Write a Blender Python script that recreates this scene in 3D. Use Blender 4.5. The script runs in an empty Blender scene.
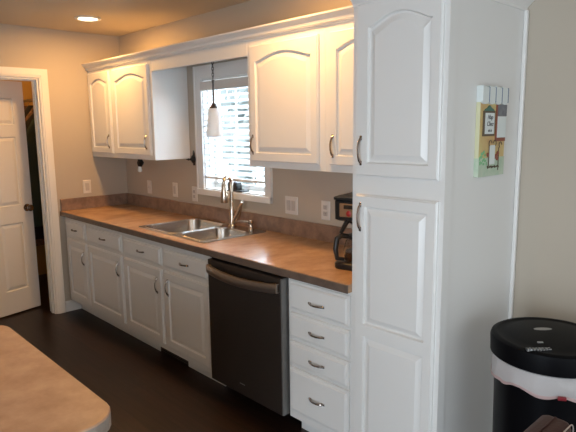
import bpy, bmesh, math, random
from mathutils import Vector, Matrix, noise
random.seed(7)
S = bpy.context.scene
COL = S.collection
PI = math.pi

# ------------------------------------------------------------------ camera
CX, CY, CZ = 4.8523, -2.4768, 1.6101
YAW, PITCH, ROLL, FPX = 0.8149, -0.1584, -0.012, 551.4249
cam = bpy.data.cameras.new('camera'); camo = bpy.data.objects.new('camera', cam); COL.objects.link(camo)
_F = Vector((-math.sin(YAW) * math.cos(PITCH), math.cos(YAW) * math.cos(PITCH), math.sin(PITCH)))
_R = Vector((math.cos(YAW), math.sin(YAW), 0)); _U = _R.cross(_F)
_R, _U = math.cos(ROLL) * _R + math.sin(ROLL) * _U, -math.sin(ROLL) * _R + math.cos(ROLL) * _U
mw = Matrix.Identity(4)
for i in range(3):
    mw[i][0] = _R[i]; mw[i][1] = _U[i]; mw[i][2] = -_F[i]
mw.translation = (CX, CY, CZ)
camo.matrix_world = mw
cam.sensor_width = 36; cam.sensor_fit = 'HORIZONTAL'; cam.lens = FPX / 576 * 36
cam.clip_start = .05; cam.clip_end = 200
S.camera = camo
# ------------------------------------------------------------------ world, exposure
S.view_settings.view_transform = 'Standard'; S.view_settings.look = 'None'
S.view_settings.exposure = 0.0; S.view_settings.gamma = 1; S.view_settings.use_curve_mapping = False
W = bpy.data.worlds.new('sky'); S.world = W; W.use_nodes = True
bg = W.node_tree.nodes['Background']; bg.inputs[0].default_value = (.84, .93, 1, 1); bg.inputs[1].default_value = 2.4
WARM = (1, .64, .36); WARM_CAN = (1, .51, .15); DAY = (.74, .87, 1)

def area(name, loc, rot, size, sizey, power, color, shape='RECTANGLE', spread=PI):
    l = bpy.data.lights.new(name, 'AREA'); l.shape = shape; l.size = size
    if shape in ('RECTANGLE', 'ELLIPSE'): l.size_y = sizey
    l.energy = power; l.color = color; l.spread = spread
    o = bpy.data.objects.new(name, l); COL.objects.link(o); o.location = loc; o.rotation_euler = rot
    return o
# daylight through the glass doors of the dining side and through the kitchen window; the rear one is added
area('patio_daylight', (7.14, -2.3, 1.25), (0, PI / 2, 0), 2.1, 3.2, 10, DAY)
area('added_rear_daylight', (5.0, -4.76, 1.05), (PI / 2, 0, 0), 1.5, 1.9, 94, DAY)  # added with an unseen rear opening to light the pantry front
area('window_daylight', (1.65, .6, 1.62), (-PI / 2, 0, 0), .9, 1.0, 220, (.66, .84, 1))
CAN_POWER = [17, 15.5, 3, 4, 4]
CANS = [(.64, -.57), (2.75, -.60), (1.70, -1.9), (3.30, -3.2), (5.2, -2.6)]

# ------------------------------------------------------------------ materials
def mat(name, col, rough=.5, metal=0, bump=0, bscale=60, spec=None, emit=None, estr=0, trans=0, coat=0, var=None, vscale=4, alpha=None, ior=None, vstretch=(1, 1, 1), vdetail=6):
    m = bpy.data.materials.new(name); m.use_nodes = True; nt = m.node_tree; b = nt.nodes['Principled BSDF']
    b.inputs['Base Color'].default_value = (*col, 1); b.inputs['Roughness'].default_value = rough; b.inputs['Metallic'].default_value = metal
    if spec is not None: b.inputs['Specular IOR Level'].default_value = spec
    if emit: b.inputs['Emission Color'].default_value = (*emit, 1); b.inputs['Emission Strength'].default_value = estr
    if trans: b.inputs['Transmission Weight'].default_value = trans
    if coat: b.inputs['Coat Weight'].default_value = coat; b.inputs['Coat Roughness'].default_value = .1
    if alpha is not None: b.inputs['Alpha'].default_value = alpha
    if ior: b.inputs['IOR'].default_value = ior
    tc = nt.nodes.new('ShaderNodeTexCoord')
    if var:
        mp = nt.nodes.new('ShaderNodeMapping'); mp.inputs['Scale'].default_value = vstretch
        n = nt.nodes.new('ShaderNodeTexNoise'); n.inputs['Scale'].default_value = vscale; n.inputs['Detail'].default_value = vdetail; n.inputs['Roughness'].default_value = .65
        r = nt.nodes.new('ShaderNodeValToRGB')
        r.color_ramp.elements[0].position = .33; r.color_ramp.elements[1].position = .68
        r.color_ramp.elements[0].color = (*var, 1); r.color_ramp.elements[1].color = (*col, 1)
        nt.links.new(tc.outputs['Object'], mp.inputs[0]); nt.links.new(mp.outputs[0], n.inputs['Vector'])
        nt.links.new(n.outputs['Fac'], r.inputs[0]); nt.links.new(r.outputs[0], b.inputs['Base Color'])
    if bump:
        n2 = nt.nodes.new('ShaderNodeTexNoise'); n2.inputs['Scale'].default_value = bscale; n2.inputs['Detail'].default_value = 3
        bp = nt.nodes.new('ShaderNodeBump'); bp.inputs['Strength'].default_value = bump; bp.inputs['Distance'].default_value = .002
        nt.links.new(tc.outputs['Object'], n2.inputs['Vector']); nt.links.new(n2.outputs['Fac'], bp.inputs['Height']); nt.links.new(bp.outputs[0], b.inputs['Normal'])
    return m

def wood_floor():
    m = mat('dark plank floor', (.03, .02, .016), .38); nt = m.node_tree; b = nt.nodes['Principled BSDF']
    b.inputs['Specular IOR Level'].default_value = .35
    tc = nt.nodes.new('ShaderNodeTexCoord')
    br = nt.nodes.new('ShaderNodeTexBrick'); br.inputs['Scale'].default_value = 1; br.inputs['Brick Width'].default_value = 1.2; br.inputs['Row Height'].default_value = .125
    br.inputs['Mortar Size'].default_value = .0022; br.inputs['Color1'].default_value = (.024, .012, .0085, 1); br.inputs['Color2'].default_value = (.013, .0068, .005, 1); br.inputs['Mortar'].default_value = (.006, .004, .003, 1)
    mp = nt.nodes.new('ShaderNodeMapping'); mp.inputs['Scale'].default_value = (2.2, 26, 1)
    n = nt.nodes.new('ShaderNodeTexNoise'); n.inputs['Scale'].default_value = 1.5; n.inputs['Detail'].default_value = 8
    mx = nt.nodes.new('ShaderNodeMix'); mx.data_type = 'RGBA'; mx.blend_type = 'MULTIPLY'; mx.inputs[0].default_value = .8
    r = nt.nodes.new('ShaderNodeValToRGB'); r.color_ramp.elements[0].color = (.35, .32, .3, 1); r.color_ramp.elements[1].color = (1.5, 1.35, 1.25, 1)
    r.color_ramp.elements[0].position = .3; r.color_ramp.elements[1].position = .72
    nt.links.new(tc.outputs['Object'], br.inputs['Vector']); nt.links.new(tc.outputs['Object'], mp.inputs[0]); nt.links.new(mp.outputs[0], n.inputs['Vector'])
    nt.links.new(n.outputs['Fac'], r.inputs[0]); nt.links.new(br.outputs['Color'], mx.inputs[6]); nt.links.new(r.outputs[0], mx.inputs[7]); nt.links.new(mx.outputs[2], b.inputs['Base Color'])
    bp = nt.nodes.new('ShaderNodeBump'); bp.inputs['Strength'].default_value = .25; bp.inputs['Distance'].default_value = .002
    nt.links.new(n.outputs['Fac'], bp.inputs['Height']); nt.links.new(bp.outputs[0], b.inputs['Normal'])
    return m

M = {
 'wall': mat('beige wall paint', (.455, .395, .32), .75, bump=.15, bscale=220),
 'closet': mat('yellow closet paint', (.60, .40, .15), .8, bump=.15, bscale=220),
 'ceil': mat('tan ceiling paint', (.53, .45, .35), .85, bump=.3, bscale=120),
 'floor': wood_floor(),
 'white': mat('white cabinet paint', (.72, .71, .69), .32, bump=.05, bscale=80),
 'trim': mat('white trim paint', (.74, .72, .69), .38, bump=.05, bscale=80),
 'door': mat('white door paint', (.70, .67, .63), .45, bump=.05, bscale=80),
 'lam': mat('tan stone laminate', (.52, .335, .20), .25, bump=.04, bscale=90, var=(.34, .20, .115), vscale=8, vstretch=(1,.55,1), vdetail=10),
 'lamdark': mat('brown laminate edge', (.15, .105, .080), .4, var=(.10, .068, .052), vscale=14),
 'splash': mat('shaded tan stone laminate', (.32, .205, .145), .35, var=(.16, .10, .072), vscale=11, vdetail=10),  # same laminate as the counter, with its shade put into the colour
 'lamisl': mat('tan speckled island laminate', (.50, .33, .225), .42, bump=.04, bscale=90, var=(.34, .20, .13), vscale=9, vdetail=10),
 'isledge': mat('grey tan laminate edge', (.36, .30, .25), .4, var=(.27, .22, .18), vscale=20),
 'steel': mat('brushed stainless steel', (.60, .57, .54), .22, 1, bump=.04, bscale=300),
 'nickel': mat('brushed nickel', (.60, .50, .41), .2, 1),
 'bronze': mat('dark antique nickel', (.34, .29, .26), .16, 1),
 'dw': mat('dark slate steel', (.050, .039, .033), .36, .5, bump=.03, bscale=200),
 'dwh': mat('slate steel handle', (.40, .33, .28), .28, .9),
 'dwedge': mat('grey steel edge', (.26, .25, .24), .35, .6),
 'black': mat('black plastic', (.012, .012, .012), .35),
 'gloss': mat('glossy black plastic', (.003, .003, .004), .45, spec=.08),
 'matblack': mat('matt black recess', (.008, .008, .008), .8),
 'pendant': mat('dark bronze pendant metal', (.10, .08, .07), .35, .8),
 'iron': mat('black iron', (.015, .013, .012), .5, .4),
 'plate': mat('off white plastic plate', (.66, .62, .57), .4),
 'slot': mat('grey plastic insert', (.50, .46, .42), .45),
 'slotdark': mat('dark outlet slot', (.05, .045, .04), .6),
 'copper': mat('copper tan panel', (.30, .17, .09), .35, .3),
 'red': mat('red plastic', (.32, .015, .012), .35),
 'screen': mat('dark display', (.03, .02, .015), .2),
 'glass': mat('clear glass', (1, 1, 1), .02, trans=1, ior=1.05, spec=.2),
 'carafe': mat('carafe glass', (.85, .85, .85), .03, trans=1, ior=1.2),
 'coffee': mat('coffee', (.02, .008, .004), .1),
 'shade': mat('frosted white glass', (.88, .88, .88), .35),
 'slat': mat('white blind slat', (.86, .87, .88), .45),
 'rail': mat('pale blind rail', (.62, .58, .54), .5),
 'lampglow': mat('recessed lamp glow', (1, .9, .75), .5, emit=(1, .80, .55), estr=14),
 'bag': mat('white bin liner', (.50, .48, .48), .35, bump=1, bscale=25),
 'bagred': mat('red drawstring', (.22, .012, .02), .4),
 'bagpink': mat('pink tinted bin liner hem', (.50, .36, .35), .4),
 'binbody': mat('black bin body', (.003, .003, .004), .35, spec=.12),
 'silver': mat('silver badge', (.40, .40, .40), .35, .7),
 'leather': mat('dark brown leather', (.040, .010, .007), .42, bump=.35, bscale=180, var=(.035, .009, .007), vscale=12, spec=.3),
 'piping': mat('pale highlight piping', (.42, .36, .33), .3, .3),  # paleness stands in for the bright highlight on the chair edge
 'darkwood': mat('dark stained wood leg', (.03, .015, .01), .4),
 'yellow': mat('plaque yellow glaze', (.58, .50, .21), .45, var=(.56, .34, .15), vscale=8),
 'plgreen': mat('plaque pale base glaze', (.50, .56, .44), .5, var=(.36, .50, .36), vscale=22),
 'plleaf': mat('plaque leaf green', (.20, .45, .22), .5),
 'plwhite': mat('plaque white glaze', (.66, .70, .68), .4),
 'plgrey': mat('plaque grey paint', (.20, .21, .22), .5, var=(.12, .12, .14), vscale=40),
 'plblue': mat('plaque blue outline', (.10, .16, .28), .5),
 'plframe': mat('plaque dark frame', (.10, .07, .04), .5),
 'plbrown': mat('plaque brown frame', (.24, .07, .04), .5),
 'pldark': mat('plaque green finial', (.06, .16, .12), .5),
 'plink': mat('plaque script ink', (.06, .06, .07), .6),
 'plside': mat('plaque pale yellow side', (.62, .60, .38), .45),
 'jacket': mat('black jacket cloth', (.015, .014, .018), .9, bump=.6, bscale=120),
 'plaid': mat('brown patterned cloth', (.22, .12, .08), .9, var=(.06, .04, .035), vscale=30),
 'coatgreen': mat('dark green cloth', (.03, .05, .04), .9),
 'rod': mat('closet rod metal', (.3, .28, .25), .4, .8),
 'leaf': mat('pale tree foliage', (.46, .52, .52), .8, var=(.56, .62, .63), vscale=5),
 'bark': mat('tree bark', (.10, .08, .06), .9),
 'lawn': mat('glare pale ground outside', (.60, .62, .62), .9, var=(.54, .56, .55), vscale=3),  # ground colour paled so the gap under the blind burns out white
 'tile': mat('vent dark metal', (.07, .05, .04), .5, .3),
}

def translucent(m, fac):
    nt = m.node_tree; b = nt.nodes['Principled BSDF']; o = nt.nodes['Material Output']
    t = nt.nodes.new('ShaderNodeBsdfTranslucent'); t.inputs[0].default_value = (.9, .92, .93, 1)
    x = nt.nodes.new('ShaderNodeMixShader'); x.inputs[0].default_value = fac
    nt.links.new(b.outputs[0], x.inputs[1]); nt.links.new(t.outputs[0], x.inputs[2]); nt.links.new(x.outputs[0], o.inputs[0])
translucent(M['slat'], .62)
translucent(M['shade'], .5)

# ------------------------------------------------------------------ object helpers
def thing(name, label, cat, loc, group=None, rotz=0):
    o = bpy.data.objects.new(name, None); COL.objects.link(o); o.location = loc; o.rotation_euler = (0, 0, rotz)
    o.empty_display_size = .05
    o['label'] = label; o['category'] = cat
    if group: o['group'] = group
    return o
def sthing(name, loc, rotz=0):
    o = bpy.data.objects.new(name, None); COL.objects.link(o); o.location = loc; o.rotation_euler = (0, 0, rotz); o['kind'] = 'structure'; return o
def rootof(o):
    while o.parent: o = o.parent
    return o
def obj(name, bm, m, parent=None, world=True, smooth=False, label=None):
    """link bm as one mesh object; with world=True the vertices are world coordinates"""
    me = bpy.data.meshes.new(name)
    if parent and world:
        bmesh.ops.translate(bm, verts=bm.verts, vec=-rootof(parent).location)
    bmesh.ops.recalc_face_normals(bm, faces=bm.faces)
    for f in bm.faces: f.smooth = smooth
    bm.to_mesh(me); bm.free()
    o = bpy.data.objects.new(name, me); COL.objects.link(o)
    for k in (m if isinstance(m, (list, tuple)) else [m]): me.materials.append(k)
    if smooth: me.set_sharp_from_angle(angle=math.radians(38))
    if parent: o.parent = parent
    if label: o['label'] = label
    return o
def single(name, bm, m, label, cat, group=None, smooth=False, org=None):
    """a thing that is one mesh, origin moved to its base"""
    xs = [v.co for v in bm.verts]
    c = Vector(org) if org else Vector((sum(v.x for v in xs) / len(xs), sum(v.y for v in xs) / len(xs), min(v.z for v in xs)))
    bmesh.ops.translate(bm, verts=bm.verts, vec=-c)
    o = obj(name, bm, m, smooth=smooth); o.location = c
    o['label'] = label; o['category'] = cat
    if group: o['group'] = group
    return o
def struct(name, bm, m, parent=None, smooth=False):
    o = obj(name, bm, m, parent, smooth=smooth)
    if not parent: o['kind'] = 'structure'
    return o
def BM(): return bmesh.new()
def box(bm, x0, x1, y0, y1, z0, z1, mi=0):
    v = [bm.verts.new((x, y, z)) for x in (x0, x1) for y in (y0, y1) for z in (z0, z1)]
    for q in ((0, 1, 3, 2), (4, 6, 7, 5), (0, 4, 5, 1), (2, 3, 7, 6), (0, 2, 6, 4), (1, 5, 7, 3)):
        f = bm.faces.new([v[i] for i in q]); f.material_index = mi
    return v
def rbox(bm, x0, x1, y0, y1, z0, z1, r=.004, seg=2, mi=0):
    t = bmesh.new(); box(t, x0, x1, y0, y1, z0, z1)
    bmesh.ops.bevel(t, geom=list(t.edges), offset=r, segments=seg, affect='EDGES', profile=.5)
    for f in t.faces: f.material_index = mi
    me = bpy.data.meshes.new('t'); t.to_mesh(me); t.free(); bm.from_mesh(me); bpy.data.meshes.remove(me)
def xform(bm, mt, verts=None): bmesh.ops.transform(bm, matrix=mt, verts=verts or bm.verts)
def merge(bm, t, mt=None):
    if mt is not None: bmesh.ops.transform(t, matrix=mt, verts=t.verts)
    me = bpy.data.meshes.new('t'); t.to_mesh(me); t.free(); bm.from_mesh(me); bpy.data.meshes.remove(me)
def loft(bm, loops, cap0=True, cap1=True, mi=0, close=True):
    L = [[bm.verts.new(p) for p in l] for l in loops]
    n = len(L[0])
    for a, b in zip(L, L[1:]):
        for i in range(n if close else n - 1):
            j = (i + 1) % n
            f = bm.faces.new((a[i], a[j], b[j], b[i])); f.material_index = mi
    if cap0: bm.faces.new(L[0][::-1]).material_index = mi
    if cap1: bm.faces.new(L[-1]).material_index = mi
    return L
def tube(bm, pts, r, n=10, mi=0):
    pts = [Vector(p) for p in pts]; rs = r if isinstance(r, (list, tuple)) else [r] * len(pts)
    loops = []; up = None
    for i, p in enumerate(pts):
        d = (pts[min(i + 1, len(pts) - 1)] - pts[max(i - 1, 0)]).normalized()
        if up is None:
            up = Vector((0, 0, 1)) if abs(d.z) < .9 else Vector((0, 1, 0))
        a = d.cross(up).normalized(); b = a.cross(d).normalized(); up = b
        loops.append([p + rs[i] * (math.cos(2 * PI * k / n) * a + math.sin(2 * PI * k / n) * b) for k in range(n)])
    loft(bm, loops, mi=mi)
def lathe(bm, prof, cx=0, cy=0, n=32, mi=0, sx=1, sy=1, caps=True):
    loops = [[(cx + sx * r * math.cos(2 * PI * k / n), cy + sy * r * math.sin(2 * PI * k / n), z) for k in range(n)] for r, z in prof]
    loft(bm, loops, caps, caps, mi=mi)
def rrect(x0, x1, y0, y1, r, z, n=6):
    out = []
    for cx, cy, a0 in ((x1 - r, y1 - r, 0), (x0 + r, y1 - r, 90), (x0 + r, y0 + r, 180), (x1 - r, y0 + r, 270)):
        for k in range(n + 1):
            a = math.radians(a0 + 90 * k / n); out.append((cx + r * math.cos(a), cy + r * math.sin(a), z))
    return out

# ------------------------------------------------------------------ panelled fronts: local x across, z up, front y=0, back y=+t
def arch_h(u, A):
    s = abs(u - .5) * 2
    s = min(1, s / .92)
    return A * (.8 * (1 - s ** 2) + .2 * (.5 + .5 * math.cos(PI * s)))
def panel_front(w, h, t, panels, rim=.007, depth=.012, edge=.007):
    """panels: (x0,x1,z0,z1,arch)"""
    bm = BM()
    R = lambda i, y: [(i, y, i), (w - i, y, i), (w - i, y, h - i), (i, y, h - i)]
    loft(bm, [R(0, t), R(0, edge), R(rim * .6, edge * .75), R(rim, 0)], cap1=False)
    N = 22
    q = lambda a, b, c, d: bm.faces.new([bm.verts.new(p) for p in (a, b, c, d)])
    pl = sorted(panels, key=lambda p: (p[2], p[0]))
    rows = sorted(set((p[2], p[3]) for p in pl))
    zc = rim
    for (z0, z1) in rows:
        row = [p for p in pl if p[2] == z0]
        q((rim, 0, zc), (w - rim, 0, zc), (w - rim, 0, z0), (rim, 0, z0))
        A = max(p[4] for p in row)
        xc = rim
        top = z1 + A
        for p in row:
            q((xc, 0, z0), (p[0], 0, z0), (p[0], 0, top), (xc, 0, top)); xc = p[1]
        q((xc, 0, z0), (w - rim, 0, z0), (w - rim, 0, top), (xc, 0, top))
        for (x0, x1, a0, a1, A1) in row:
            if A > 0:
                for k in range(N):
                    u0, u1 = k / N, (k + 1) / N
                    q((x0 + (x1 - x0) * u0, 0, a1 + arch_h(u0, A1)), (x0 + (x1 - x0) * u1, 0, a1 + arch_h(u1, A1)), (x0 + (x1 - x0) * u1, 0, top), (x0 + (x1 - x0) * u0, 0, top))
            def lp(i, y):
                b = [(x0 + i + (x1 - x0 - 2 * i) * k / N, y, a0 + i) for k in range(N + 1)]
                tt = [(x0 + i + (x1 - x0 - 2 * i) * k / N, y, a1 - i + arch_h(k / N, A1)) for k in range(N, -1, -1)]
                return b + tt
            L = loft(bm, [lp(0, 0), lp(.003, depth * .75), lp(.005, depth), lp(.012, depth), lp(.034, .0022), lp(.0365, .0012)], cap0=False, cap1=False)
            last = L[-1]
            for k in range(N):
                bm.faces.new((last[k], last[k + 1], last[2 * N - k], last[2 * N + 1 - k]))
        zc = top
    q((rim, 0, zc), (w - rim, 0, zc), (w - rim, 0, h - rim), (rim, 0, h - rim))
    bmesh.ops.remove_doubles(bm, verts=bm.verts, dist=.00005)
    return bm
def drawer_front(w, h, t):
    bm = BM()
    R = lambda i, y: [(i, y, i), (w - i, y, i), (w - i, y, h - i), (i, y, h - i)]
    loft(bm, [R(0, t), R(0, .011), R(.003, .009), R(.012, .008), R(.016, .003), R(.020, 0)])
    return bm
def pull(L=.10, vertical=True):
    bm = BM(); n = 14; pts = []; rs = []
    for k in range(n + 1):
        u = k / n; s = (u - .5) * L; d = .021 * math.sin(PI * u) ** .62
        pts.append((0, -d, s) if vertical else (s, -d, 0)); rs.append(.0062 - .0022 * math.sin(PI * u))
    tube(bm, pts, rs, 8)
    for sg in (-.5, .5):
        if vertical: rbox(bm, -.006, .006, -.004, 0, sg * L - .010, sg * L + .010, .0015, 1)
        else: rbox(bm, sg * L - .010, sg * L + .010, -.004, 0, -.006, .006, .0015, 1)
    return bm
def place(bm, x, y, z): bmesh.ops.translate(bm, verts=bm.verts, vec=(x, y, z)); return bm

# ================================================================== STRUCTURE
H = 2.451; XR = 7.0; YF = -4.6; WT = .14
WX0, WX1, WZ0, WZ1 = 1.292, 2.012, 1.150, 1.978          # kitchen window opening
DY0, DY1, DZ = -1.515, -.745, 2.045                       # door opening in left wall
b = BM(); box(b, -1.6, XR + WT, YF, WT, -.1, 0); struct('floor', b, M['floor'])
b = BM(); box(b, -1.6, XR + WT, YF, WT, H, H + .1); struct('ceiling', b, M['ceil'])
b = BM()
for (a0, a1, c0, c1) in ((0, WX0, 0, H), (WX1, XR, 0, H), (WX0, WX1, 0, WZ0), (WX0, WX1, WZ1, H)): box(b, a0, a1, 0, WT, c0, c1)
struct('wall_back', b, M['wall'])
b = BM()
for (a0, a1, c0, c1) in ((YF, DY0, 0, H), (DY1, 0, 0, H), (DY0, DY1, DZ, H)): box(b, -.12, 0, a0, a1, c0, c1)
box(b, -.12, 0, 0, WT, 0, H)
struct('wall_left', b, M['wall'])
b = BM()
PY0, PY1, PZ = -3.9, -.7, 2.3
for (a0, a1, c0, c1) in ((YF, PY0, 0, H), (PY1, WT, 0, H), (PY0, PY1, PZ, H)): box(b, XR, XR + WT, a0, a1, c0, c1)
struct('wall_right', b, M['wall'])
b = BM(); RX0, RX1, RZ0, RZ1 = 4.2, 5.8, .04, 2.08
for (a0, a1, c0, c1) in ((-1.6, RX0, 0, H), (RX1, XR + WT, 0, H), (RX0, RX1, 0, RZ0), (RX0, RX1, RZ1, H)): box(b, a0, a1, YF - .1, YF, c0, c1)
struct('wall_front', b, M['wall'])
w3 = sthing('added_window_3', (5.0, YF, RZ0)); b = BM()  # unseen opening added so cool light reaches the pantry front
for xx in (RX0, (RX0 + RX1) / 2 - .025, RX1 - .05): box(b, xx, xx + .05, YF - .07, YF - .03, RZ0, RZ1)
box(b, RX0 + .05, RX1 - .05, YF - .07, YF - .03, RZ0, RZ0 + .05); box(b, RX0 + .05, RX1 - .05, YF - .07, YF - .03, RZ1 - .05, RZ1)
obj('window_frame', b, M['trim'], w3)
b = BM(); box(b, RX0 - .08, RX0, YF, YF + .016, 0, RZ1 + .08); box(b, RX1, RX1 + .08, YF, YF + .016, 0, RZ1 + .08); box(b, RX0, RX1, YF, YF + .016, RZ1, RZ1 + .08); box(b, RX0, RX1, YF, YF + .016, 0, RZ0)
obj('window_casing', b, M['trim'], w3)
b = BM(); box(b, -1.6, -1.5, YF, WT, 0, H); struct('wall_closet_back', b, M['closet'])
b = BM(); box(b, -1.5, -.12, WT - .1, WT, 0, H); struct('wall_closet_side', b, M['closet'])
# closet side of the partition is yellow too
b = BM(); box(b, -.126, -.1201, YF, DY0 - .07, 0, H); box(b, -.126, -.1201, DY1 + .07, .04, 0, H); box(b, -.126, -.1201, DY0 - .07, DY1 + .07, DZ + .07, H); struct('wall_closet_partition', b, M['closet'])
# baseboards
b = BM(); box(b, 0, .014, -.668, -.5275, 0, .085); box(b, 0, .009, -.668, -.5275, .085, .095); struct('baseboard_left', b, M['trim'])
b = BM(); box(b, 3.765, XR, -.014, 0, 0, .085); box(b, 3.765, XR, -.009, 0, .085, .095); struct('baseboard_back', b, M['trim'])
# door casing and jamb
b = BM()
def casing(bm, y0, y1, z0, z1, out):  # out = side on which the thicker band lies
    box(bm, 0, .014, y0, y1, z0, z1)
CW = .073
box(b, 0, .012, DY1, DY1 + CW, 0, DZ + CW); box(b, .012, .020, DY1 + .018, DY1 + CW, 0, DZ + CW); box(b, .012, .016, DY1 + .006, DY1 + .018, 0, DZ + .006)
box(b, 0, .012, DY0 - CW, DY0, 0, DZ + CW); box(b, .012, .020, DY0 - CW, DY0 - .018, 0, DZ + CW); box(b, .012, .016, DY0 - .018, DY0 - .006, 0, DZ + .006)
box(b, 0, .012, DY0, DY1, DZ, DZ + CW); box(b, .012, .020, DY0 - .018, DY1 + .018, DZ + .018, DZ + CW); box(b, .012, .016, DY0 - .006, DY1 + .006, DZ + .006, DZ + .018)
struct('trim_1', b, M['trim'])
b = BM()
box(b, -.12, 0, DY1 - .014, DY1 - .0005, 0, DZ - .014); box(b, -.12, 0, DY0 + .0005, DY0 + .014, 0, DZ - .014); box(b, -.12, 0, DY0 + .0005, DY1 - .0005, DZ - .014, DZ - .0005)
box(b, -.062, -.038, DY1 - .024, DY1 - .014, 0, DZ - .024); box(b, -.062, -.038, DY0 + .014, DY0 + .024, 0, DZ - .024); box(b, -.062, -.038, DY0 + .014, DY1 - .014, DZ - .024, DZ - .014)
struct('trim_2', b, M['trim'])
# the open six panel door, hinged at the far jamb of the opening and swung into the closet
dw = .735; dh = 2.022
hx, hy = -.115, DY0 + .035
ang = math.atan2((-.758) - hy, (-.315) - hx)        # direction from hinge to free edge
d1 = sthing('door_1', (hx, hy, .012), ang)
st = .105; mid = .10; pw = (dw - 2 * st - mid) / 2
px = [(st, st + pw), (st + pw + mid, dw - st)]
pn = []
for (a0, a1) in px:
    pn += [(a0, a1, .205, .80, 0), (a0, a1, .955, 1.55, 0), (a0, a1, 1.655, 1.875, 0)]
leaf = panel_front(dw, dh, .018, pn, rim=.002, depth=.010, edge=.002)
back = panel_front(dw, dh, .018, pn, rim=.002, depth=.010, edge=.002)
xform(back, Matrix.Translation((dw, .036, 0)) @ Matrix.Rotation(PI, 4, 'Z')); merge(leaf, back)
lo = obj('door_leaf', leaf, M['door'], d1, world=False)
for sg in (1, -1):
    k = BM()
    lathe(k, [(.004, 0), (.032, .001), (.033, .006), (.013, .010), (.011, .030), (.020, .036), (.028, .048), (.029, .058), (.022, .067), (.004, .070)], n=24)
    xform(k, Matrix.Translation((dw - .058, 0 if sg > 0 else .036, .925)) @ Matrix.Rotation(PI / 2 * sg, 4, 'X'))
    obj('door_knob', k, M['bronze'], d1, world=False, smooth=True)
for z in (.25, 1.05, 1.80):
    k = BM(); rbox(k, -.004, .004, -.006, .002, z - .045, z + .045, .002, 1); obj('hinge', k, M['bronze'], d1, world=False)

# kitchen window
w1 = sthing('window_1', (1.652, 0, WZ0))
b = BM(); cw = .088
box(b, WX0 - cw, WX0, -.016, 0, WZ0 - .03, WZ1 + .10); box(b, WX1, WX1 + .065, -.016, 0, WZ0 - .03, WZ1 + .10); box(b, WX0, WX1, -.016, 0, WZ1, WZ1 + .10)
box(b, WX0 - cw, WX0 - cw + .014, -.022, -.016, WZ0 - .03, WZ1 + .10)
obj('window_casing', b, M['trim'], w1)
b = BM(); rbox(b, WX0 - cw, WX1 + .065, -.026, .0, WZ0 - .048, WZ0 - .002, .004); box(b, WX0 + .001, WX1 - .001, 0, .085, WZ0 - .01, WZ0 + .004); obj('window_sill', b, M['trim'], w1)
b = BM()
box(b, WX0 + .0005, WX0 + .007, 0, .085, WZ0 + .004, WZ1); box(b, WX1 - .007, WX1 - .0005, 0, .085, WZ0 + .004, WZ1); box(b, WX0 + .007, WX1 - .007, 0, .085, WZ1 - .010, WZ1 - .0005)
obj('window_jamb', b, M['trim'], w1)
b = BM(); fx0, fx1 = WX0 + .001, WX1 - .001; zm = 1.585
def sash(bm, y0, y1, z0, z1):
    s = .042
    box(bm, fx0, fx0 + s, y0, y1, z0, z1); box(bm, fx1 - s, fx1, y0, y1, z0, z1)
    box(bm, fx0 + s, fx1 - s, y0, y1, z0, z0 + s); box(bm, fx0 + s, fx1 - s, y0, y1, z1 - s, z1)
    for k in (1, 2):
        xx = fx0 + s + (fx1 - fx0 - 2 * s) * k / 3; box(bm, xx - .009, xx + .009, y0 + .008, y1 - .008, z0 + s, z1 - s)
    zz = (z0 + z1) / 2; box(bm, fx0 + s, fx1 - s, y0 + .010, y1 - .010, zz - .009, zz + .009)
sash(b, .086, .108, WZ0 + .006, zm + .02); obj('window_sash', b, M['trim'], w1)
b = BM(); sash(b, .110, .132, zm - .02, WZ1 - .018); obj('window_sash', b, M['trim'], w1)
b = BM(); box(b, fx0 + .03, fx1 - .03, .0955, .0985, WZ0 + .03, zm); obj('window_pane', b, M['glass'], w1)
b = BM(); box(b, fx0 + .03, fx1 - .03, .1195, .1225, zm, WZ1 - .04); obj('window_pane', b, M['glass'], w1)
# patio door frame in the dining wall
w2 = sthing('window_2', (XR, -2.3, 0)); b = BM()
for yy in (PY0, (PY0 + PY1) / 2 - .03, PY1 - .06): box(b, XR + .03, XR + .09, yy, yy + .06, 0, PZ)
box(b, XR + .03, XR + .09, PY0 + .06, PY1 - .06, PZ - .07, PZ); box(b, XR + .03, XR + .09, PY0 + .06, PY1 - .06, 0, .08)
obj('window_frame', b, M['trim'], w2)

# ================================================================== CABINETS
Y0 = -.003
def add_door(root, x0, x1, z0, z1, yf, panels, hx=None, hz=None, hl=.10, t=.019):
    d = obj('door', place(panel_front(x1 - x0, z1 - z0, t, panels), x0, yf, z0), M['white'], root)
    if hx is not None: obj('handle', place(pull(hl), hx, yf, hz), M['bronze'], d, smooth=True)
    return d
def add_drawer(root, x0, x1, z0, z1, yf, hz=None, t=.019):
    d = obj('drawer', place(drawer_front(x1 - x0, z1 - z0, t), x0, yf, z0), M['white'], root)
    obj('handle', place(pull(.088, False), (x0 + x1) / 2, yf, hz or (z0 + z1) / 2), M['bronze'], d, smooth=True)
    return d
YFB = -.611; YD = -.630
def base_body(root, x0, x1, ztop=.874, toe=True):
    e = .0006
    b = BM(); box(b, x0 + e, x1 - e, YFB, Y0, .105, ztop); obj('body', b, M['white'], root)
    if toe:
        b = BM(); box(b, x0 + e, x1 - e, -.5265, -.51, 0, .1045); obj('toe_kick', b, M['white'], root)
def rp(x0, x1, z0, z1, s=.052, arch=0, sh=0):  # one raised panel for a door of that size
    w, h = x1 - x0, z1 - z0
    return [(s, w - s, s, h - s - sh - arch, arch)]
c = thing('base_cabinet', 'narrow white base cabinet with one drawer and one door at the left wall', 'cabinet', (.23, -.3, 0))
base_body(c, 0.003, .455)
add_drawer(c, .040, .428, .700, .838, YD)
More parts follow.
